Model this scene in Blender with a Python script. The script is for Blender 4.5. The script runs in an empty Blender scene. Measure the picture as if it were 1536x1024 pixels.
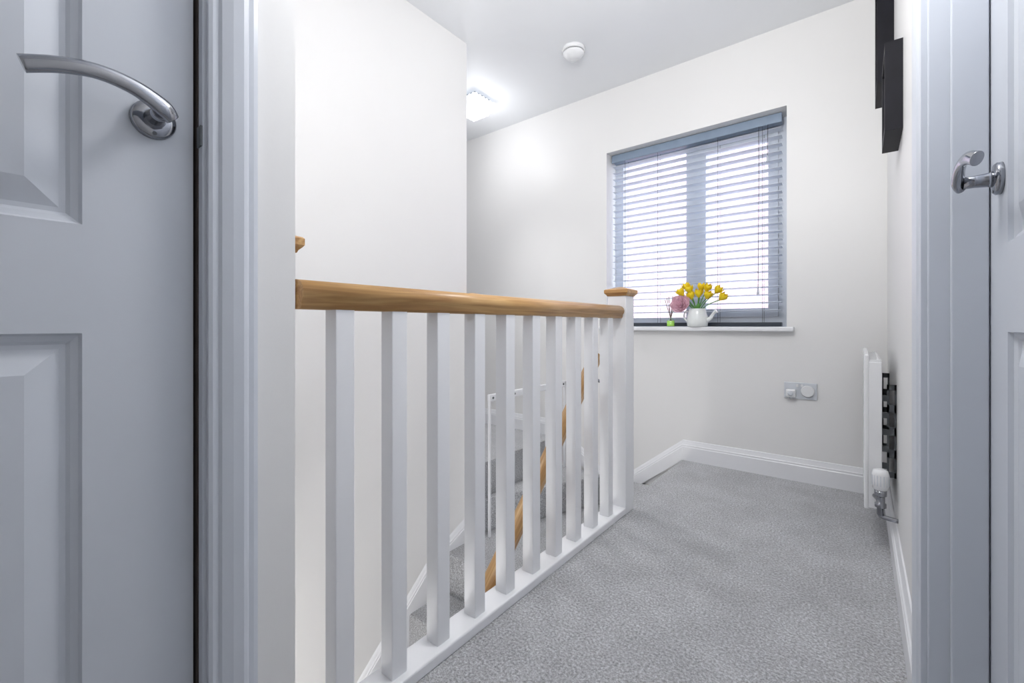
import bpy, bmesh, math, random
from mathutils import Vector, Matrix
random.seed(4)
D=bpy.data; C=bpy.context
H=0.81; CEIL=2.40
# ---------------------------------------------------------------- materials
def mat(name, col, rough=0.5, metal=0.0, noise=None, bump=None, spec=0.5, emit=None, sss=0):
    m=D.materials.new(name); m.use_nodes=True
    nt=m.node_tree; b=nt.nodes['Principled BSDF']
    b.inputs['Base Color'].default_value=(*col,1); b.inputs['Roughness'].default_value=rough
    b.inputs['Metallic'].default_value=metal; b.inputs['Specular IOR Level'].default_value=spec
    tc=nt.nodes.new('ShaderNodeTexCoord')
    if noise:
        sc,amt=noise
        n=nt.nodes.new('ShaderNodeTexNoise'); n.inputs['Scale'].default_value=sc; n.inputs['Detail'].default_value=4
        nt.links.new(tc.outputs['Object'],n.inputs['Vector'])
        r=nt.nodes.new('ShaderNodeValToRGB')
        r.color_ramp.elements[0].position=.3; r.color_ramp.elements[1].position=.7
        r.color_ramp.elements[0].color=(*[c*(1-amt) for c in col],1)
        r.color_ramp.elements[1].color=(*[min(1,c*(1+amt)) for c in col],1)
        nt.links.new(n.outputs['Fac'],r.inputs['Fac']); nt.links.new(r.outputs['Color'],b.inputs['Base Color'])
    if bump:
        sc,st,dist=bump
        n=nt.nodes.new('ShaderNodeTexNoise'); n.inputs['Scale'].default_value=sc; n.inputs['Detail'].default_value=3
        nt.links.new(tc.outputs['Object'],n.inputs['Vector'])
        bp=nt.nodes.new('ShaderNodeBump'); bp.inputs['Strength'].default_value=st; bp.inputs['Distance'].default_value=dist
        nt.links.new(n.outputs['Fac'],bp.inputs['Height']); nt.links.new(bp.outputs['Normal'],b.inputs['Normal'])
    if emit:
        b.inputs['Emission Color'].default_value=(*emit[0],1); b.inputs['Emission Strength'].default_value=emit[1]
    return m
WALL=mat('wall_paint',(.85,.847,.845),.42,noise=(1.5,.01),bump=(120,.05,.002))
CEILM=mat('ceiling_paint',(.88,.90,.93),.6,noise=(2,.01),bump=(90,.05,.002))
TRIM=mat('white_satinwood',(.87,.88,.91),.28,noise=(3,.01))
DOORM=mat('shaded_door_paint',(.62,.655,.72),.30,noise=(4,.02),bump=(160,.05,.001))  # shade on the near doors and architraves is put into this darker blue-grey
CHROME=mat('satin_chrome',(.34,.35,.38),.12,1.0,noise=(30,.03))
DARKMET=mat('dark_metal',(.12,.13,.14),.4,.6,noise=(40,.1))
STRIP=mat('dark_brown_strip',(.05,.035,.03),.6,noise=(40,.3))
BLACK=mat('black_frame',(.006,.006,.010),.5,noise=(20,.2),spec=.2)
CHAR=mat('charcoal',(.035,.045,.06),.4,noise=(20,.1))
PLAST=mat('white_plastic',(.84,.85,.87),.25,noise=(9,.01))
SOCK=mat('socket_plastic',(.66,.69,.74),.3,noise=(9,.02))
UPVC=mat('upvc',(.64,.69,.77),.3,noise=(5,.01))
CERAM=mat('white_ceramic',(.85,.88,.88),.12,noise=(12,.02))
GREEN=mat('stem_green',(.14,.36,.08),.5,noise=(30,.2))
YEL=mat('tulip_yellow',(1.0,.70,.015),.5,noise=(40,.10))
PINK=mat('peony_pink',(.97,.58,.69),.55,noise=(40,.2))
REED=mat('reed',(.16,.10,.07),.6,noise=(60,.2))
PAPER=mat('print_paper',(.62,.62,.62),.5,noise=(9,.35))
BULB=mat('lamp_glass',(.9,.93,1),.2,noise=(60,.05),emit=((.92,.96,1),.7))

def carpet():
    m=D.materials.new('grey_carpet'); m.use_nodes=True; nt=m.node_tree; L=nt.links
    b=nt.nodes['Principled BSDF']; b.inputs['Roughness'].default_value=.95; b.inputs['Specular IOR Level'].default_value=.1
    b.inputs['Sheen Weight'].default_value=.35
    tc=nt.nodes.new('ShaderNodeTexCoord')
    def nz(s,d,ro=.5):
        n=nt.nodes.new('ShaderNodeTexNoise'); n.inputs['Scale'].default_value=s; n.inputs['Detail'].default_value=d; n.inputs['Roughness'].default_value=ro
        L.new(tc.outputs['Object'],n.inputs['Vector']); return n
    a=nz(150,7,.8); c=nz(5,6,.65); v=nt.nodes.new('ShaderNodeTexVoronoi'); v.inputs['Scale'].default_value=210
    L.new(tc.outputs['Object'],v.inputs['Vector'])
    r=nt.nodes.new('ShaderNodeValToRGB'); e=r.color_ramp.elements
    e[0].position=.36; e[0].color=(.20,.20,.21,1); e[1].position=.62; e[1].color=(.84,.85,.88,1)
    x=e.new(.5); x.color=(.50,.505,.525,1)
    L.new(a.outputs['Fac'],r.inputs['Fac'])
    r2=nt.nodes.new('ShaderNodeValToRGB'); e=r2.color_ramp.elements
    e[0].position=.38; e[0].color=(.84,.84,.84,1); e[1].position=.60; e[1].color=(1.0,1.0,1.0,1)
    L.new(c.outputs['Fac'],r2.inputs['Fac'])
    mx=nt.nodes.new('ShaderNodeMixRGB'); mx.blend_type='MULTIPLY'; mx.inputs[0].default_value=1
    L.new(r.outputs['Color'],mx.inputs[1]); L.new(r2.outputs['Color'],mx.inputs[2]); L.new(mx.outputs[0],b.inputs['Base Color'])
    ad=nt.nodes.new('ShaderNodeMath'); ad.operation='ADD'; L.new(a.outputs['Fac'],ad.inputs[0]); L.new(v.outputs['Distance'],ad.inputs[1])
    bp=nt.nodes.new('ShaderNodeBump'); bp.inputs['Strength'].default_value=.6; bp.inputs['Distance'].default_value=.005
    L.new(ad.outputs[0],bp.inputs['Height']); L.new(bp.outputs['Normal'],b.inputs['Normal'])
    return m
CARPET=carpet()
def oak(name,axis):
    m=D.materials.new(name); m.use_nodes=True; nt=m.node_tree; L=nt.links
    b=nt.nodes['Principled BSDF']; b.inputs['Roughness'].default_value=.32
    tc=nt.nodes.new('ShaderNodeTexCoord'); mp=nt.nodes.new('ShaderNodeMapping')
    s=[34,34,34]; s[axis]=1.6; mp.inputs['Scale'].default_value=s
    L.new(tc.outputs['Object'],mp.inputs['Vector'])
    n=nt.nodes.new('ShaderNodeTexNoise'); n.inputs['Scale'].default_value=2.2; n.inputs['Detail'].default_value=6; n.inputs['Distortion'].default_value=1.0
    L.new(mp.outputs['Vector'],n.inputs['Vector'])
    r=nt.nodes.new('ShaderNodeValToRGB'); e=r.color_ramp.elements
    e[0].position=.3; e[0].color=(.38,.19,.065,1); e[1].position=.7; e[1].color=(.68,.43,.19,1)
    x=e.new(.5); x.color=(.54,.31,.12,1)
    L.new(n.outputs['Fac'],r.inputs['Fac']); L.new(r.outputs['Color'],b.inputs['Base Color'])
    bp=nt.nodes.new('ShaderNodeBump'); bp.inputs['Strength'].default_value=.1; bp.inputs['Distance'].default_value=.002
    L.new(n.outputs['Fac'],bp.inputs['Height']); L.new(bp.outputs['Normal'],b.inputs['Normal'])
    return m
OAK=oak('oak',1); OAKX=oak('oak_cap',0)
def slatmat():
    m=D.materials.new('blind_slat'); m.use_nodes=True; nt=m.node_tree; L=nt.links
    b=nt.nodes['Principled BSDF']; b.inputs['Roughness'].default_value=.35
    n=nt.nodes.new('ShaderNodeTexNoise'); n.inputs['Scale'].default_value=8
    r=nt.nodes.new('ShaderNodeValToRGB'); r.color_ramp.elements[0].color=(.77,.81,.88,1); r.color_ramp.elements[1].color=(.82,.86,.92,1)
    L.new(n.outputs['Fac'],r.inputs['Fac']); L.new(r.outputs['Color'],b.inputs['Base Color'])
    t=nt.nodes.new('ShaderNodeBsdfTranslucent'); L.new(r.outputs['Color'],t.inputs['Color'])
    mx=nt.nodes.new('ShaderNodeMixShader'); mx.inputs[0].default_value=.33
    o=nt.nodes['Material Output']; L.new(b.outputs[0],mx.inputs[1]); L.new(t.outputs[0],mx.inputs[2]); L.new(mx.outputs[0],o.inputs[0])
    return m
SLAT=slatmat()
VAL=mat('blind_valance',(.24,.31,.41),.35,noise=(8,.05))
def glassmat(name,col,gl):
    m=D.materials.new(name); m.use_nodes=True; nt=m.node_tree; nt.nodes.clear()
    o=nt.nodes.new('ShaderNodeOutputMaterial'); t=nt.nodes.new('ShaderNodeBsdfTransparent'); g=nt.nodes.new('ShaderNodeBsdfGlossy')
    t.inputs['Color'].default_value=(*col,1); g.inputs['Roughness'].default_value=.03
    mx=nt.nodes.new('ShaderNodeMixShader'); mx.inputs[0].default_value=gl
    nt.links.new(t.outputs[0],mx.inputs[1]); nt.links.new(g.outputs[0],mx.inputs[2]); nt.links.new(mx.outputs[0],o.inputs[0]); return m
GLASS=glassmat('window_glass',(.97,.98,1),.04)
BOTTLE=glassmat('bottle_glass',(.9,.97,.9),.12)
LIQ=mat('diffuser_liquid',(.55,.95,.12),.15,noise=(20,.1))
def brick():
    m=D.materials.new('brick'); m.use_nodes=True; nt=m.node_tree; L=nt.links
    b=nt.nodes['Principled BSDF']; b.inputs['Roughness'].default_value=.9
    tc=nt.nodes.new('ShaderNodeTexCoord'); mp=nt.nodes.new('ShaderNodeMapping'); mp.inputs['Rotation'].default_value=(math.radians(90),0,0)
    br=nt.nodes.new('ShaderNodeTexBrick'); br.inputs['Scale'].default_value=4.4
    br.inputs['Color1'].default_value=(.35,.255,.265,1); br.inputs['Color2'].default_value=(.29,.215,.225,1); br.inputs['Mortar'].default_value=(.40,.37,.38,1)
    L.new(tc.outputs['Object'],mp.inputs['Vector']); L.new(mp.outputs['Vector'],br.inputs['Vector']); L.new(br.outputs['Color'],b.inputs['Base Color'])
    return m
BRICK=brick()
# ---------------------------------------------------------------- helpers
def link(o,parent=None):
    C.scene.collection.objects.link(o)
    if parent: o.parent=parent
    return o
def empty(name):
    e=D.objects.new(name,None); e.empty_display_size=.05; return link(e)
def meshobj(name,vs,fs,m,parent=None,smooth=False,bevel=0,seg=2):
    me=D.meshes.new(name); me.from_pydata([tuple(v) for v in vs],[],fs); me.update()
    bm=bmesh.new(); bm.from_mesh(me); bmesh.ops.recalc_face_normals(bm,faces=bm.faces[:]); bm.to_mesh(me); bm.free()
    me.materials.append(m)
    if smooth:
        for p in me.polygons: p.use_smooth=True
    o=D.objects.new(name,me); link(o,parent)
    if bevel:
        b=o.modifiers.new('bev','BEVEL'); b.width=bevel; b.segments=seg; b.limit_method='ANGLE'
    return o
def box(name,x0,x1,y0,y1,z0,z1,m,parent=None,bevel=0,seg=2):
    v=[(x,y,z) for x in(x0,x1) for y in(y0,y1) for z in(z0,z1)]
    f=[(0,1,3,2),(4,6,7,5),(0,4,5,1),(2,3,7,6),(0,2,6,4),(1,5,7,3)]
    return meshobj(name,v,f,m,parent,bevel=bevel,seg=seg)
def multibox(name,boxes,m,parent=None,bevel=0):
    vs=[];fs=[]
    for (x0,x1,y0,y1,z0,z1) in boxes:
        k=len(vs); vs+=[(x,y,z) for x in(x0,x1) for y in(y0,y1) for z in(z0,z1)]
        fs+=[tuple(i+k for i in q) for q in[(0,1,3,2),(4,6,7,5),(0,4,5,1),(2,3,7,6),(0,2,6,4),(1,5,7,3)]]
    return meshobj(name,vs,fs,m,parent,bevel=bevel)
def sweep(name,A,B,u,w,prof,m,parent=None,bevel=0,smooth=False):
    A=Vector(A);B=Vector(B);u=Vector(u);w=Vector(w);n=len(prof)
    vs=[A+u*a+w*b for a,b in prof]+[B+u*a+w*b for a,b in prof]
    fs=[(i,(i+1)%n,(i+1)%n+n,i+n) for i in range(n)]+[tuple(range(n-1,-1,-1)),tuple(range(n,2*n))]
    o=meshobj(name,vs,fs,m,parent,bevel=bevel)
    if smooth:
        for p in o.data.polygons:
            if len(p.vertices)==4: p.use_smooth=True
    return o
def lathe(name,prof,c,axis,m,parent=None,seg=32,smooth=True):
    ax=Vector(axis).normalized(); t=Vector((0,0,1)) if abs(ax.z)<.9 else Vector((1,0,0))
    u=ax.cross(t).normalized(); v=ax.cross(u); c=Vector(c); vs=[];fs=[]
    for r,h in prof:
        for k in range(seg):
            a=2*math.pi*k/seg; vs.append(c+ax*h+u*(r*math.cos(a))+v*(r*math.sin(a)))
    for i in range(len(prof)-1):
        for k in range(seg):
            fs.append((i*seg+k,i*seg+(k+1)%seg,(i+1)*seg+(k+1)%seg,(i+1)*seg+k))
    fs.append(tuple(range(seg-1,-1,-1))); fs.append(tuple(range((len(prof)-1)*seg,len(prof)*seg)))
    o=meshobj(name,vs,fs,m,parent)
    if smooth:
        for p in o.data.polygons:
            if len(p.vertices)==4: p.use_smooth=True
    return o
def tube(name,pts,radii,m,parent=None,seg=14,squash=1.0):
    P=[Vector(p) for p in pts]
    Q=[];R=[]
    n=len(P)
    for i in range(n-1):
        p0=P[max(i-1,0)];p1=P[i];p2=P[i+1];p3=P[min(i+2,n-1)]
        for k in range(6):
            t=k/6; Q.append(.5*((2*p1)+(p2-p0)*t+(2*p0-5*p1+4*p2-p3)*t*t+(3*p1-p0-3*p2+p3)*t**3)); R.append(radii[i]*(1-t)+radii[i+1]*t)
    Q.append(P[-1]);R.append(radii[-1])
    vs=[];fs=[]
    ref=None
    for i,q in enumerate(Q):
        d=(Q[min(i+1,len(Q)-1)]-Q[max(i-1,0)]).normalized()
        if ref is None: ref=Vector((0,0,1)) if abs(d.z)<.9 else Vector((0,1,0))
        u=d.cross(ref).normalized(); v=u.cross(d).normalized(); ref=v
        for k in range(seg):
            a=2*math.pi*k/seg; vs.append(q+u*(R[i]*squash*math.cos(a))+v*(R[i]*math.sin(a)))
    for i in range(len(Q)-1):
        for k in range(seg): fs.append((i*seg+k,i*seg+(k+1)%seg,(i+1)*seg+(k+1)%seg,(i+1)*seg+k))
    fs.append(tuple(range(seg-1,-1,-1))); fs.append(tuple(range((len(Q)-1)*seg,len(Q)*seg)))
    o=meshobj(name,vs,fs,m,parent)
    for p in o.data.polygons:
        if len(p.vertices)==4: p.use_smooth=True
    return o
# ---------------------------------------------------------------- key planes
RX=0.10; BY=2.72; SX=-1.74; LX=-.76; BX=-.78; LOW=-2.6; END=-1.3
box('floor',-.84,.45,END,BY,-.22,0,CARPET)
box('floor_side_landing',-3.2,SX,1.776,BY,-.22,0,CARPET)
box('floor_lower_hall',-1.74,-.87,END,1.8,LOW-.1,LOW,CARPET)
box('ceiling',-3.3,.6,END-.1,BY+.25,CEIL,CEIL+.1,CEILM)
WX0,WX1,WZ0,WZ1=-1.345,-.305,.80,1.975
multibox('wall_back',[(-3.3,WX0,BY,BY+.25,LOW,CEIL),(WX1,RX+.12,BY,BY+.25,LOW,CEIL),(WX0,WX1,BY,BY+.25,LOW,WZ0-.02),(WX0,WX1,BY,BY+.25,WZ1,CEIL)],WALL)
DY0,DY1=.37,1.14
multibox('wall_right',[(RX,RX+.1,DY1+.03,BY,-.22,CEIL),(RX,RX+.1,DY0-.03,DY1+.03,2.01,CEIL),(RX,RX+.1,END,DY0-.03,-.22,CEIL)],WALL)
LD0,LD1=-.545,.2195
multibox('wall_left',[(LX-.1,LX,LD1+.02,.357,-.22,CEIL),(LX-.1,LX,LD0-.03,LD1+.02,2.01,CEIL),(LX-.1,LX,END,LD0-.03,-.22,CEIL)],WALL)
box('wall_stairwell',SX-.12,SX,END,1.776,LOW,CEIL,WALL)
box('wall_side_landing',-3.2,SX-.12,1.676,1.776,LOW,CEIL,WALL)
box('wall_side_end',-3.3,-3.2,1.676,BY,LOW,CEIL,WALL)
box('wall_front',-1.86,.3,END-.1,END,LOW,CEIL,WALL)
box('wall_stairwell_near',SX,LX-.1,.2,.3,-.25,CEIL,WALL)
box('wall_under_landing',-.868,-.842,END,1.78,LOW,-.03,WALL)
box('wall_room_right',.35,.45,DY0-.2,DY1+.2,-.1,CEIL,WALL)
# ------------------------------------------------------------ mouldings
SK=[(0,0),(.016,0),(.016,.080),(.0135,.084),(.0135,.092),(.010,.096),(.0065,.108),(.004,.118),(0,.12)]
sweep('baseboard_back',(-.84,BY,0),(RX,BY,0),(0,-1,0),(0,0,1),SK,TRIM)
sweep('baseboard_right',(RX,1.24,0),(RX,BY-.016,0),(-1,0,0),(0,0,1),SK,TRIM)
sweep('baseboard_side_landing',(-3.2,BY,0),(SX,BY,0),(0,-1,0),(0,0,1),SK,TRIM)
sweep('baseboard_left',(LX,.295,0),(LX,.357,0),(1,0,0),(0,0,1),SK,TRIM)
ST=[(0,-.30),(.018,-.30),(.018,.08),(.0145,.084),(.0145,.092),(.010,.098),(.006,.110),(0,.12)]
ST2=[(a,max(b,.0)) for a,b in ST]
sweep('trim_string_back',(-.84,BY,0),(-1.22,BY,-.30),(0,-1,0),(0,0,1),ST2,TRIM)
sweep('trim_string_back_low',(-1.22,BY,-.30),(-1.36,BY,-.30),(0,-1,0),(0,0,1),ST2,TRIM)
sweep('trim_string_back_rise',(-1.36,BY,-.30),(SX,BY,0),(0,-1,0),(0,0,1),ST2,TRIM)
sweep('trim_string_stairwell',(SX,1.50,-.51),(SX,-.62,-.51-2.12*.909),(1,0,0),(0,0,1),ST,TRIM)
sweep('trim_string_stairwell_easing',(SX,1.776,-.385),(SX,1.50,-.51),(1,0,0),(0,0,1),ST,TRIM)
AR=[(0,0),(0,.009),(.005,.011),(.012,.011),(.016,.0145),(.030,.018),(.044,.019),(.050,.016),(.053,.013),(.060,.013),(.067,.010),(.067,0)]
a=empty('trim_1')
sweep('leg_a',(LX,.2265,0),(LX,.2265,2.06),(0,1,0),(1,0,0),AR,DOORM,a)
sweep('leg_b',(LX,LD0-.007,0),(LX,LD0-.007,2.06),(0,-1,0),(1,0,0),AR,DOORM,a)
sweep('head',(LX,LD0-.07,1.995),(LX,.2935,1.995),(0,0,1),(1,0,0),AR,DOORM,a)
multibox('lining',[(LX-.1,LX,LD1+.002,LD1+.0199,0,1.984),(LX-.1,LX,LD0-.0299,LD0-.003,0,1.984),(LX-.1,LX,LD0-.0299,LD1+.0199,1.985,2.0095)],DOORM,a)
box('edge_strip',-.800,-.7765,.2200,.2216,.01,1.98,STRIP,a)
box('strike_plate',-.7762,LX+.0004,.2190,.2216,1.075,1.105,DARKMET,a)
a=empty('trim_2')
sweep('leg_a',(RX,1.148,0),(RX,1.148,2.06),(0,1,0),(-1,0,0),AR,DOORM,a)
sweep('leg_b',(RX,DY0-.008,0),(RX,DY0-.008,2.06),(0,-1,0),(-1,0,0),AR,DOORM,a)
sweep('head',(RX,DY0-.07,1.995),(RX,1.215,1.995),(0,0,1),(-1,0,0),AR,DOORM,a)
multibox('lining',[(RX,RX+.125,DY1,DY1+.0299,0,1.984),(RX,RX+.125,DY0-.0299,DY0,0,1.984),(RX,RX+.125,DY0-.0299,DY1+.0299,1.985,2.0095)],DOORM,a,bevel=.002)
multibox('stop',[(RX+.030,RX+.078,DY1-.012,DY1,0,1.984),(RX+.030,RX+.078,DY0,DY0+.012,0,1.984)],DOORM,a,bevel=.002)
# ------------------------------------------------------------ doors
def door(name,xf,s,y0,y1,z1=1.98):
    z0=.006; st=.12; mid=.11; w=y1-y0; cw=(w-2*st-mid)/2
    cols=[(y0+st,y0+st+cw),(y1-st-cw,y1-st)]; rows=[(.20,.80),(.94,1.52),(1.62,1.86)]
    ys=sorted({y0,y1,*[c for t in cols for c in t]}); zs=sorted({z0,z1,*[c for t in rows for c in t]})
    vs=[];fs=[]
    def q(a,b,c,d):
        k=len(vs); vs.extend([a,b,c,d]); fs.append((k,k+1,k+2,k+3))
    rings=[(0,0),(.003,.006),(.010,.009),(.014,.0125),(.020,.0125),(.050,.002)]
    for i in range(len(ys)-1):
        for j in range(len(zs)-1):
            a,b,c,d=ys[i],ys[i+1],zs[j],zs[j+1]
            ispan=any(abs(a-t[0])<1e-6 for t in cols) and any(abs(c-t[0])<1e-6 for t in rows)
            if not ispan: q((xf,a,c),(xf,b,c),(xf,b,d),(xf,a,d)); continue
            def R(k):
                n,dp=rings[k]; x=xf-s*dp; return [(x,a+n,c+n),(x,b-n,c+n),(x,b-n,d-n),(x,a+n,d-n)]
            for k in range(len(rings)-1):
                r1,r2=R(k),R(k+1)
                for e in range(4): q(r1[e],r1[(e+1)%4],r2[(e+1)%4],r2[e])
            q(*R(len(rings)-1))
    xb=xf-s*.038
    q((xb,y0,z0),(xb,y1,z0),(xb,y1,z1),(xb,y0,z1))
    q((xf,y0,z0),(xb,y0,z0),(xb,y0,z1),(xf,y0,z1)); q((xf,y1,z0),(xb,y1,z0),(xb,y1,z1),(xf,y1,z1))
    q((xf,y0,z0),(xb,y0,z0),(xb,y1,z0),(xf,y1,z0)); q((xf,y0,z1),(xb,y0,z1),(xb,y1,z1),(xf,y1,z1))
    e=empty(name)
    o=meshobj('leaf',vs,fs,DOORM,e)
    me=o.data; bm=bmesh.new(); bm.from_mesh(me); bmesh.ops.remove_doubles(bm,verts=bm.verts[:],dist=1e-5); bmesh.ops.recalc_face_normals(bm,faces=bm.faces[:]); bm.to_mesh(me); bm.free()
    return e
def lever(x,y,z,s):
    h=empty('door_handle')
    lathe('rose',[(.026,0),(.026,.006),(.0235,.009),(.014,.0105)],(x,y,z),(s,0,0),CHROME,h)
    lathe('neck',[(.0135,.008),(.0115,.016),(.0100,.030),(.0100,.044)],(x,y,z),(s,0,0),CHROME,h)
    k=s
    tube('lever',[(x+k*.045,y+.012,z-.007),(x+k*.050,y-.000,z+.003),(x+k*.052,y-.030,z+.017),(x+k*.051,y-.065,z+.022),(x+k*.049,y-.098,z+.016),(x+k*.046,y-.127,z+.005)],[.0100,.0130,.0112,.0102,.0102,.0108],CHROME,h,seg=18,squash=.65)
    lathe('grub_screw',[(.003,0),(.0025,.0015)],(x+s*.0085,y,z-.020),(s,0,0),DARKMET,h,seg=12)
door('door_1',-.785,1,LD0,.217); lever(-.785,.169,1.10,1)
door('door_2',.18,-1,DY0+.003,DY1-.003); lever(.18,1.055,1.05,-1)
# ------------------------------------------------------------ stairs
s=empty('carpeted_staircase')
def poly(name,pts,z0,z1,m,par):
    n=len(pts); vs=[(x,y,z0) for x,y in pts]+[(x,y,z1) for x,y in pts]
    fs=[(i,(i+1)%n,(i+1)%n+n,i+n) for i in range(n)]+[tuple(range(n-1,-1,-1)),tuple(range(n,2*n))]
    return meshobj(name,vs,fs,m,par,bevel=.012,seg=3)
poly('floor_quarter_landing',[(SX+.001,1.602),(SX+.001,BY-.001),(-.842,BY-.001),(-.842,1.782),(-.871,1.782),(-.871,1.602)],-.62,-.40,CARPET,None)
poly('floor_winder_left',[(SX+.001,1.87),(SX+.001,BY-.001),(-1.36,BY-.001)],-.40,-.20,CARPET,None)
poly('floor_winder_right',[(-.842,1.86),(-.842,BY-.001),(-1.22,BY-.001)],-.40,-.20,CARPET,None)
for i in range(10):
    z=-.60-.2*i; y1=1.600-.22*i
    box('tread_%d'%i,SX+.001,-.871,y1-.24,y1-.0005,z-.22,z,CARPET,s,bevel=.012,seg=3)
box('trim_landing_edge',-.871,-.842,.36,1.858,-.23,0.0,TRIM)
# ------------------------------------------------------------ balustrade
b=empty('balustrade')
box('base_rail',-.862,-.786,.387,1.775,0.0,.028,TRIM,b,bevel=.004)
for i in range(10):
    y=.4775+.132*i
    box('baluster_%d'%i,-.8455,-.8045,y-.0205,y+.0205,.027,.853,TRIM,b,bevel=.002)
HR=[(-.021,0),(.021,0),(.025,.006),(.025,.014),(.031,.022),(.033,.032),(.030,.042),(.022,.050),(.010,.0545),(0,.0555),(-.010,.0545),(-.022,.050),(-.030,.042),(-.033,.032),(-.031,.022),(-.025,.014),(-.025,.006)]
sweep('handrail',(-.825,.387,.841),(-.825,1.772,.841),(1,0,0),(0,0,1),HR,OAK,b,smooth=True)
def newel(name,cx,cy,hx,hy,z0,ztop,par):
    box(name+'_shaft',cx-hx,cx+hx,cy-hy,cy+hy,z0,ztop,TRIM,par,bevel=.003)
    vs=[];fs=[]
    lv=[(.000,.002),(.005,.004),(.010,.009),(.014,.012),(.026,.012),(.029,.009),(.041,-1)]
    for dz,o in lv:
        ex=hx+o if o>-.5 else hx*.2; ey=hy+o if o>-.5 else hy*.2
        vs+=[(cx-ex,cy-ey,ztop+dz),(cx+ex,cy-ey,ztop+dz),(cx+ex,cy+ey,ztop+dz),(cx-ex,cy+ey,ztop+dz)]
    for i in range(len(lv)-1):
        for k in range(4): fs.append((i*4+k,i*4+(k+1)%4,(i+1)*4+(k+1)%4,(i+1)*4+k))
    fs+=[(3,2,1,0),tuple(range(len(vs)-4,len(vs)))]
    meshobj(name+'_cap',vs,fs,OAKX,par)
newel('end',-.8275,1.8125,.0425,.0425,0.0,.938,b)
nl=empty('stair_newel_post'); newel('full',-1.74,1.8225,.045,.045,-.40,.955,nl)
nl=empty('half_newel_post'); newel('half',-.865,.372,.045,.0135,0,.945,nl)
# stair handrail (built along its own local axis so that the grain follows it)
h=empty('stair_handrail')
A=Vector((-.915,1.765,.655)); th=math.atan(.955); LN=1.965/math.cos(th)
dr=Vector((0,-math.cos(th),-math.sin(th))); up=Vector((0,-math.sin(th),math.cos(th)))
rl=sweep('rail',(0,0,0),(0,-LN,0),(1,0,0),(0,0,1),[(p[0]*.8,p[1]*.95) for p in HR],OAK,h,smooth=True)
rl.location=A; rl.rotation_euler=(th,0,0)
tube('top_bracket',[A+dr*.06+up*.002,A+dr*.055-Vector((0,0,.04)),Vector((-.874,1.80,.55))],[.007,.007,.007],CHROME,h)
for t in (.95,1.7):
    p=A+dr*t
    if p.z<0: tube('bracket',[p+up*.002,p-up*.05,Vector((-.873,p.y,p.z-.08))],[.006,.006,.006],CHROME,h)
# ------------------------------------------------------------ stair gate
g=empty('stair_gate'); gx=-1.66
box('top_rail',gx-.010,gx+.010,1.872,2.70,.375,.415,TRIM,g,bevel=.004)
for y,zb in ((1.88,-.40),(2.22,-.20),(2.46,-.20),(2.69,-.20)):
    box('upright',gx-.007,gx+.007,y-.007,y+.007,zb,.38,TRIM,g,bevel=.002)
for y in (1.90,1.94,2.10,2.60,2.66):
    lathe('bolt',[(.007,0),(.007,.003)],(gx+.010,y,.395),(1,0,0),DARKMET,g,seg=12)
box('hinge_lug',gx-.010,gx+.010,2.69,BY,.375,.41,TRIM,g)
# ------------------------------------------------------------ window
w=empty('window_1'); fy0,fy1=2.865,2.925
multibox('frame',[(WX0,WX0+.055,fy0,fy1,.80,WZ1),(WX1-.055,WX1,fy0,fy1,.80,WZ1),(WX0+.055,-.865,fy0,fy1,.80,.86),(-.795,WX1-.055,fy0,fy1,.80,.86),(WX0+.055,-.865,fy0,fy1,WZ1-.055,WZ1),(-.795,WX1-.055,fy0,fy1,WZ1-.055,WZ1),(-.865,-.795,fy0,fy1,.80,WZ1)],UPVC,w)
multibox('sash',[(-.794,-.745,fy0-.012,fy1-.01,.861,1.919),(-.41,-.361,fy0-.012,fy1-.01,.861,1.919),(-.745,-.41,fy0-.012,fy1-.01,.861,.91),(-.745,-.41,fy0-.012,fy1-.01,1.87,1.919)],UPVC,w)
box('glass_pane',WX0+.05,WX1-.05,2.893,2.897,.85,1.93,GLASS,w)
box('trim_window_sill',-1.385,-.27,2.675,2.862,.778,.803,TRIM,None,bevel=.006)
bl=empty('venetian_blind'); bx0,bx1,by=-1.332,-.338,2.812
box('valance',bx0-.004,bx1+.004,by-.035,by-.025,1.920,1.972,VAL,bl,bevel=.003)
box('headrail',bx0,bx1,by-.024,by+.024,1.925,1.974,VAL,bl)
vs=[];fs=[]
tilt=math.radians(4); z=1.895
zs=[]
while z>.855:
    zs.append(z); z-=.0435
for z in zs:
    prof=[]
    for k in range(5):
        t=-1+k*.5; prof.append((t*.0245*math.cos(tilt),-t*.0245*math.sin(tilt)+.0018*(1-t*t)))
    base=len(vs)
    for x in(bx0,bx1):
        for dy,dz in prof: vs.append((x,by+dy,z+dz+.0013))
        for dy,dz in prof: vs.append((x,by+dy,z+dz-.0013))
    for k in range(4):
        fs.append((base+k,base+k+1,base+11+k,base+10+k)); fs.append((base+5+k,base+6+k,base+16+k,base+15+k))
    fs.append((base,base+10,base+15,base+5)); fs.append((base+4,base+9,base+19,base+14))
    fs.append((base,base+1,base+2,base+3,base+4,base+9,base+8,base+7,base+6,base+5)); fs.append(tuple(base+10+i for i in(0,1,2,3,4,9,8,7,6,5)))
meshobj('slats',vs,fs,SLAT,bl)
box('bottom_rail',bx0,bx1,by-.025,by+.025,.806,.828,CHAR,bl,bevel=.003)
cords=[]
for x in(bx0+.09,-1.02,-.66,bx1-.09):
    for dy in(-.026,.026): cords.append((x-.0009,x+.0009,by+dy-.0005,by+dy+.0005,.82,1.93))
multibox('ladder_cords',cords,CHAR,bl)
tube('pull_cord',[(-.445,by-.038,1.92),(-.444,by-.04,1.60),(-.448,by-.038,1.02)],[.0014]*3,CHAR,bl,seg=6)
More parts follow.
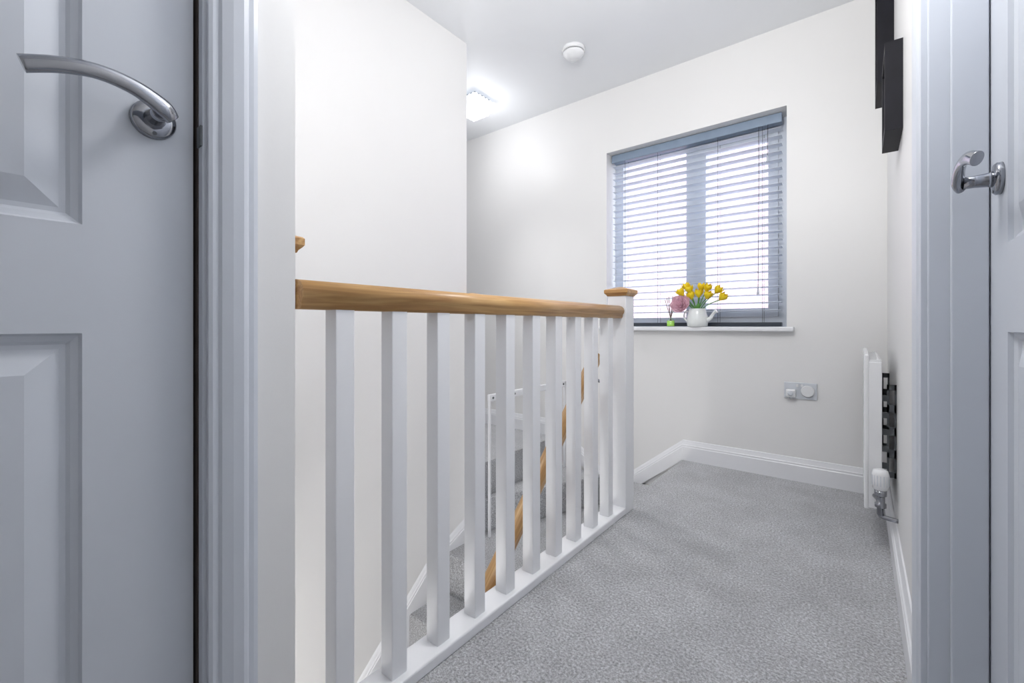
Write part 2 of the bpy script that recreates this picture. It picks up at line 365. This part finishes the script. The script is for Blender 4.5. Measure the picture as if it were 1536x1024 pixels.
lathe('cord_tassel',[(.003,0),(.007,-.03),(.006,-.04)],(-.448,by-.038,1.02),(0,0,1),SLAT,bl,seg=12)
tube('tilt_cord',[(-.40,by-.038,1.92),(-.402,by-.04,1.75)],[.0014]*2,CHAR,bl,seg=6)
lathe('tilt_tassel',[(.003,0),(.007,-.03),(.006,-.04)],(-.402,by-.04,1.75),(0,0,1),SLAT,bl,seg=12)
box('neighbour_brick_house',-8,5,6.5,7.5,LOW,6.5,BRICK)
box('ground_outside',-10,8,3.0,12,LOW-.2,LOW,mat('paving',(.5,.5,.5),.9,noise=(6,.1)))
# ------------------------------------------------------------ sill ornaments
SZ=.803
def petals(vs,fs,c,n,R,Hh,open_,phase,axis=(0,0,1),wid=.75):
    ax=Vector(axis).normalized(); t=Vector((1,0,0)) if abs(ax.x)<.9 else Vector((0,1,0))
    u=ax.cross(t).normalized(); v=ax.cross(u); c=Vector(c)
    for p in range(n):
        a0=phase+2*math.pi*p/n; k0=len(vs); NU,NV=5,7
        for j in range(NV):
            tv=j/(NV-1); r=R*(.15+math.sin(min(tv*1.9,math.pi*.62))*.85)*(1+open_*tv)
            hw=wid*math.sin(math.pi*(.12+.86*tv))**.7
            for i in range(NU):
                tu=-1+2*i/(NU-1); a=a0+tu*hw; rr=r*(1-.06*tu*tu)
                vs.append(c+ax*(Hh*tv*(1-.08*tu*tu))+u*(rr*math.cos(a))+v*(rr*math.sin(a)))
        for j in range(NV-1):
            for i in range(NU-1):
                q=k0+j*NU+i; fs.append((q,q+1,q+1+NU,q+NU))
jx,jy=-.755,2.712
wc=empty('watering_can_with_flowers')
lathe('body',[(.048,0),(.056,.004),(.059,.03),(.057,.06),(.049,.085),(.046,.10),(.049,.106),(.045,.106),(.040,.098),(.034,.09)],(jx,jy,SZ),(0,0,1),CERAM,wc)
tube('spout',[(jx+.045,jy,SZ+.035),(jx+.072,jy,SZ+.050),(jx+.090,jy,SZ+.078),(jx+.106,jy,SZ+.092)],[.016,.011,.008,.013],CERAM,wc)
tube('handle',[(jx-.045,jy,SZ+.092),(jx-.070,jy,SZ+.088),(jx-.076,jy,SZ+.055),(jx-.054,jy,SZ+.028)],[.005]*4,CERAM,wc)
tl=wc
heads=[(-.075,-.02,.205),(-.028,-.035,.215),(-.025,-.02,.180),(.015,-.030,.190),(.052,-.02,.222),(.058,-.035,.180),(.125,-.02,.172),(.020,-.005,.228),(-.050,-.005,.235),(.100,-.01,.212)]
vs=[];fs=[]
for k,(dx,dy,dz) in enumerate(heads):
    tip=Vector((jx+dx,jy+dy,SZ+dz-.02)); ax=Vector((dx*3,dy*3,.35))
    petals(vs,fs,tip,3,.028,.050,-.1,k,ax,1.0); petals(vs,fs,tip,3,.024,.052,-.15,k+1.05,ax,.95)
    tube('stem_%d'%k,[(jx+dx*.12,jy+dy*.3,SZ+.092),(jx+dx*.5,jy+dy*.6,SZ+.092+(dz-.1)*.5),tip],[.0028]*3,GREEN,tl,seg=8)
meshobj('tulip_blooms',vs,fs,YEL,tl,smooth=True)
vs=[];fs=[]
for k,(ang,ln) in enumerate([(.4,.07),(2.6,.08),(3.7,.07),(5.0,.07)]):
    k0=len(vs)
    for j in range(7):
        t=j/6; wd=.009*math.sin(math.pi*(.1+.88*t)); x=jx+math.cos(ang)*(.01+.06*t); y=jy-.01+math.sin(ang)*(.01+.02*t); zz=SZ+.10+ln*t-.03*t*t
        px,py=-math.sin(ang),math.cos(ang)
        vs+= [(x-px*wd,y-py*wd,zz),(x,y,zz-.002),(x+px*wd,y+py*wd,zz)]
    for j in range(6):
        for i in range(2): q=k0+j*3+i; fs.append((q,q+1,q+4,q+3))
meshobj('leaves',vs,fs,GREEN,tl,smooth=True)
vs=[];fs=[]; pc=Vector((jx-.085,jy-.022,SZ+.132)); ax=Vector((-.15,-.9,.35))
for k in range(6):
    petals(vs,fs,pc,5+k//2,.012+.0078*k,.042-.003*k,.05*k,k*.7,ax,.6)
meshobj('peony_bloom',vs,fs,PINK,wc,smooth=True)
tube('peony_stem',[(jx-.020,jy-.005,SZ+.100),(jx-.05,jy-.01,SZ+.13),pc],[.003]*3,GREEN,wc,seg=8)
rd=empty('reed_diffuser'); rx,ry=-.912,2.712
lathe('bottle',[(.023,0),(.024,.003),(.024,.038),(.013,.046),(.011,.048),(.011,.058),(.0125,.059)],(rx,ry,SZ),(0,0,1),BOTTLE,rd,seg=24)
lathe('oil',[(.021,.003),(.0215,.005),(.0215,.036)],(rx,ry,SZ),(0,0,1),LIQ,rd,seg=24)
for k in range(6):
    a=k*1.05; tube('reed_%d'%k,[(rx-.006*math.cos(a),ry-.006*math.sin(a),SZ+.03),(rx+.035*math.cos(a),ry+.02*math.sin(a),SZ+.165+.01*(k%3))],[.0018]*2,REED,rd,seg=6)
# ------------------------------------------------------------ socket
so=empty('wall_socket')
box('plate',-.316,-.172,BY-.009,BY,.427,.513,SOCK,so,bevel=.003)
lathe('safety_cover_disc',[(.030,0),(.030,.008),(.026,.012)],(-.212,BY-.009,.471),(0,-1,0),PLAST,so)
box('plug',-.306,-.262,BY-.040,BY-.009,.437,.478,PLAST,so,bevel=.006)
lathe('plug_face',[(.013,0),(.012,.006),(.006,.008)],(-.284,BY-.040,.458),(0,-1,0),SOCK,so)
box('switch_a',-.262,-.252,BY-.012,BY-.009,.490,.504,PLAST,so,bevel=.001); box('switch_b',-.242,-.232,BY-.012,BY-.009,.490,.504,PLAST,so,bevel=.001)
tube('plug_cable',[(-.284,BY-.03,.438),(-.286,BY-.02,.425),(-.30,BY-.010,.44),(-.305,BY-.006,.50)],[.002]*4,PLAST,so,seg=6)
# ------------------------------------------------------------ radiator
r=empty('radiator'); y0,y1=2.02,2.62
box('front_panel',.010,.024,y0,y1,.152,.706,PLAST,r,bevel=.005)
box('rear_panel',.046,.056,y0+.01,y1-.01,.160,.690,PLAST,r,bevel=.004)
multibox('convector_fins',[(.024,.046,y0+.03+k*.03,y0+.032+k*.03,.19,.66) for k in range(19)],PLAST,r)
box('side_cover',.022,.060,y0+.002,y0+.010,.158,.680,PLAST,r,bevel=.003)
multibox('top_grille',[(.022,.058,y0+.01+k*.02,y0+.018+k*.02,.680,.688) for k in range(29)],PLAST,r)
for nm,yy in(('bracket_a',y0+.03),('bracket_b',y1-.08)):
    multibox(nm,[(.074,RX,yy,yy+.005,.27,.29),(.074,.080,yy,yy+.005,.27,.60),(.094,RX,yy,yy+.005,.27,.60),(.074,RX,yy,yy+.005,.58,.60)]+[(.074,RX,yy,yy+.005,zz,zz+.03) for zz in(.34,.42,.50)],DARKMET,r)
multibox('bracket_hooks',[(.054,.078,y0+.028,y0+.038,zz,zz+.02) for zz in(.30,.36,.42,.48,.54)]+[(.054,.078,y1-.082,y1-.072,zz,zz+.02) for zz in(.32,.52)],DARKMET,r)
vx,vy=.054,1.965
lathe('thermostat_head',[(.016,0),(.022,.006),(.023,.03),(.0235,.055),(.020,.068),(.010,.072)],(vx,vy,.245),(0,0,1),PLAST,r)
multibox('thermostat_ribs',[(vx+.0225*math.cos(a)-.0015,vx+.0225*math.cos(a)+.0015,vy+.0225*math.sin(a)-.0015,vy+.0225*math.sin(a)+.0015,.262,.298) for a in [k*math.pi/8 for k in range(16)]],SOCK,r)
lathe('valve_body',[(.010,-.085),(.010,-.06),(.016,-.058),(.016,-.045),(.012,-.043),(.012,-.02),(.017,-.018),(.017,0)],(vx,vy,.245),(0,0,1),CHROME,r,seg=16)
tube('valve_tail',[(vx,vy,.205),(vx-.005,vy+.03,.205),(.04,y0+.01,.205)],[.009]*3,CHROME,r)
tube('pipe',[(vx,vy,.165),(vx+.005,vy,.155),(RX,vy,.150)],[.0075]*3,CHROME,r)
# ------------------------------------------------------------ picture frames
def frame(name,y0,y1,z0,z1,dep):
    e=empty(name); x1=RX; x0=RX-dep; t=.022
    multibox('moulding',[(x0,x1,y0,y0+t,z0,z1),(x0,x1,y1-t,y1,z0,z1),(x0,x1,y0+t,y1-t,z0,z0+t),(x0,x1,y0+t,y1-t,z1-t,z1)],BLACK,e)
    box('print',x0+.012,x0+.016,y0+t,y1-t,z0+t,z1-t,PAPER,e); box('backing',x1-.01,x1-.002,y0+t,y1-t,z0+t,z1-t,BLACK,e)
frame('picture_frame',1.75,1.97,1.40,1.67,.042)
frame('picture_frame.001',2.20,2.46,1.745,2.22,.050)
# ------------------------------------------------------------ ceiling items
sd=empty('smoke_detector')
lathe('base',[(.064,0),(.066,-.004),(.066,-.018),(.060,-.022)],(-1.29,2.19,CEIL),(0,0,1),PLAST,sd)
lathe('grille',[(.056,-.022),(.056,-.028)],(-1.29,2.19,CEIL),(0,0,1),DARKMET,sd)
lathe('dome',[(.062,-.028),(.060,-.036),(.046,-.048),(.034,-.058),(.016,-.062)],(-1.29,2.19,CEIL),(0,0,1),PLAST,sd)
def ceil_lamp(name,x,y,hs):
    e=empty(name)
    box('mount',x-hs*.8,x+hs*.8,y-hs*.8,y+hs*.8,CEIL-.03,CEIL,CHROME,e,bevel=.003)
    vs=[];fs=[];N=12
    for i in range(N+1):
        for j in range(N+1):
            u=-1+2*i/N; v=-1+2*j/N; e1=max(abs(u),abs(v))
            zz=CEIL-.115+.09*e1**7+(.009 if (i+j)%2 else 0); vs.append((x+u*hs,y+v*hs,zz))
    for i in range(N):
        for j in range(N):
            q=i*(N+1)+j; fs.append((q,q+1,q+N+2,q+N+1))
    meshobj('glass_shade',vs,fs,BULB,e)
    return e
ceil_lamp('ceiling_light',-2.13,2.25,.105)
pe2=empty('added_pendant'); PX,PY=-.36,.95  # added pendant above the view, carries the extra landing light
lathe('rose',[(.05,0),(.05,-.012),(.01,-.03)],(PX,PY,CEIL),(0,0,1),PLAST,pe2)
tube('flex',[(PX,PY,CEIL-.02),(PX,PY,2.12)],[.003]*2,PLAST,pe2,seg=8)
lathe('lamp_holder',[(.012,0),(.018,-.01),(.018,-.05),(.014,-.055)],(PX,PY,2.13),(0,0,1),PLAST,pe2)
def lamp(name,kind,loc,en,col,size,aim=None,ang=84):
    l=D.lights.new(name,kind); l.energy=en; l.color=col
    l.shadow_soft_size=size
    o=D.objects.new(name,l); o.location=loc; link(o)
    if kind=='SPOT':
        l.spot_size=math.radians(ang); l.spot_blend=1.0
        o.rotation_euler=(Vector(aim)-Vector(loc)).to_track_quat('-Z','Y').to_euler()
    return o
lamp('lamp_side_landing','SPOT',(-2.13,2.25,CEIL-.15),50,(.99,.985,1),.12,(-1.5,2.05,-.4),84)
lamp('lamp_side_glow','POINT',(-2.13,2.25,CEIL-.25),3.8,(.99,.985,1),.09)
lamp('fill_landing','POINT',(PX,PY,1.90),25,(1,.985,.965),.14)  # added fill under the unseen pendant, brightens walls and ceiling
lamp('fill_lower_hall','POINT',(-1.3,-.3,-.75),24,(1,.99,.97),.12)  # added fill without a fixture, brightens the lower stairwell
# added fill spot near the camera, aimed up to brighten the ceiling
lamp('ceiling_fill','SPOT',(-.28,-.15,1.45),62,(1,.99,.98),.10,(-.55,1.55,2.4),95)
pl=D.lights.new('window_portal','AREA'); pl.shape='RECTANGLE'; pl.size=1.04; pl.size_y=1.17; pl.cycles.is_portal=True
po=D.objects.new('window_portal',pl); po.location=(-.825,2.99,1.39); po.rotation_euler=(math.radians(-90),0,0); link(po)
W=D.worlds.new('sky'); C.scene.world=W; W.use_nodes=True
bg=W.node_tree.nodes['Background']; bg.inputs[0].default_value=(.86,.92,1,1); bg.inputs[1].default_value=7.3
cam=D.cameras.new('camera'); cam.sensor_width=36; cam.lens=657/1536*36; cam.shift_y=-24/1536; cam.clip_start=.01
co=D.objects.new('camera',cam); co.location=(0,0,H); co.rotation_euler=(math.radians(90),0,math.radians(38.5)); link(co)
C.scene.camera=co
C.scene.view_settings.view_transform='Standard'
C.scene.view_settings.look='None'
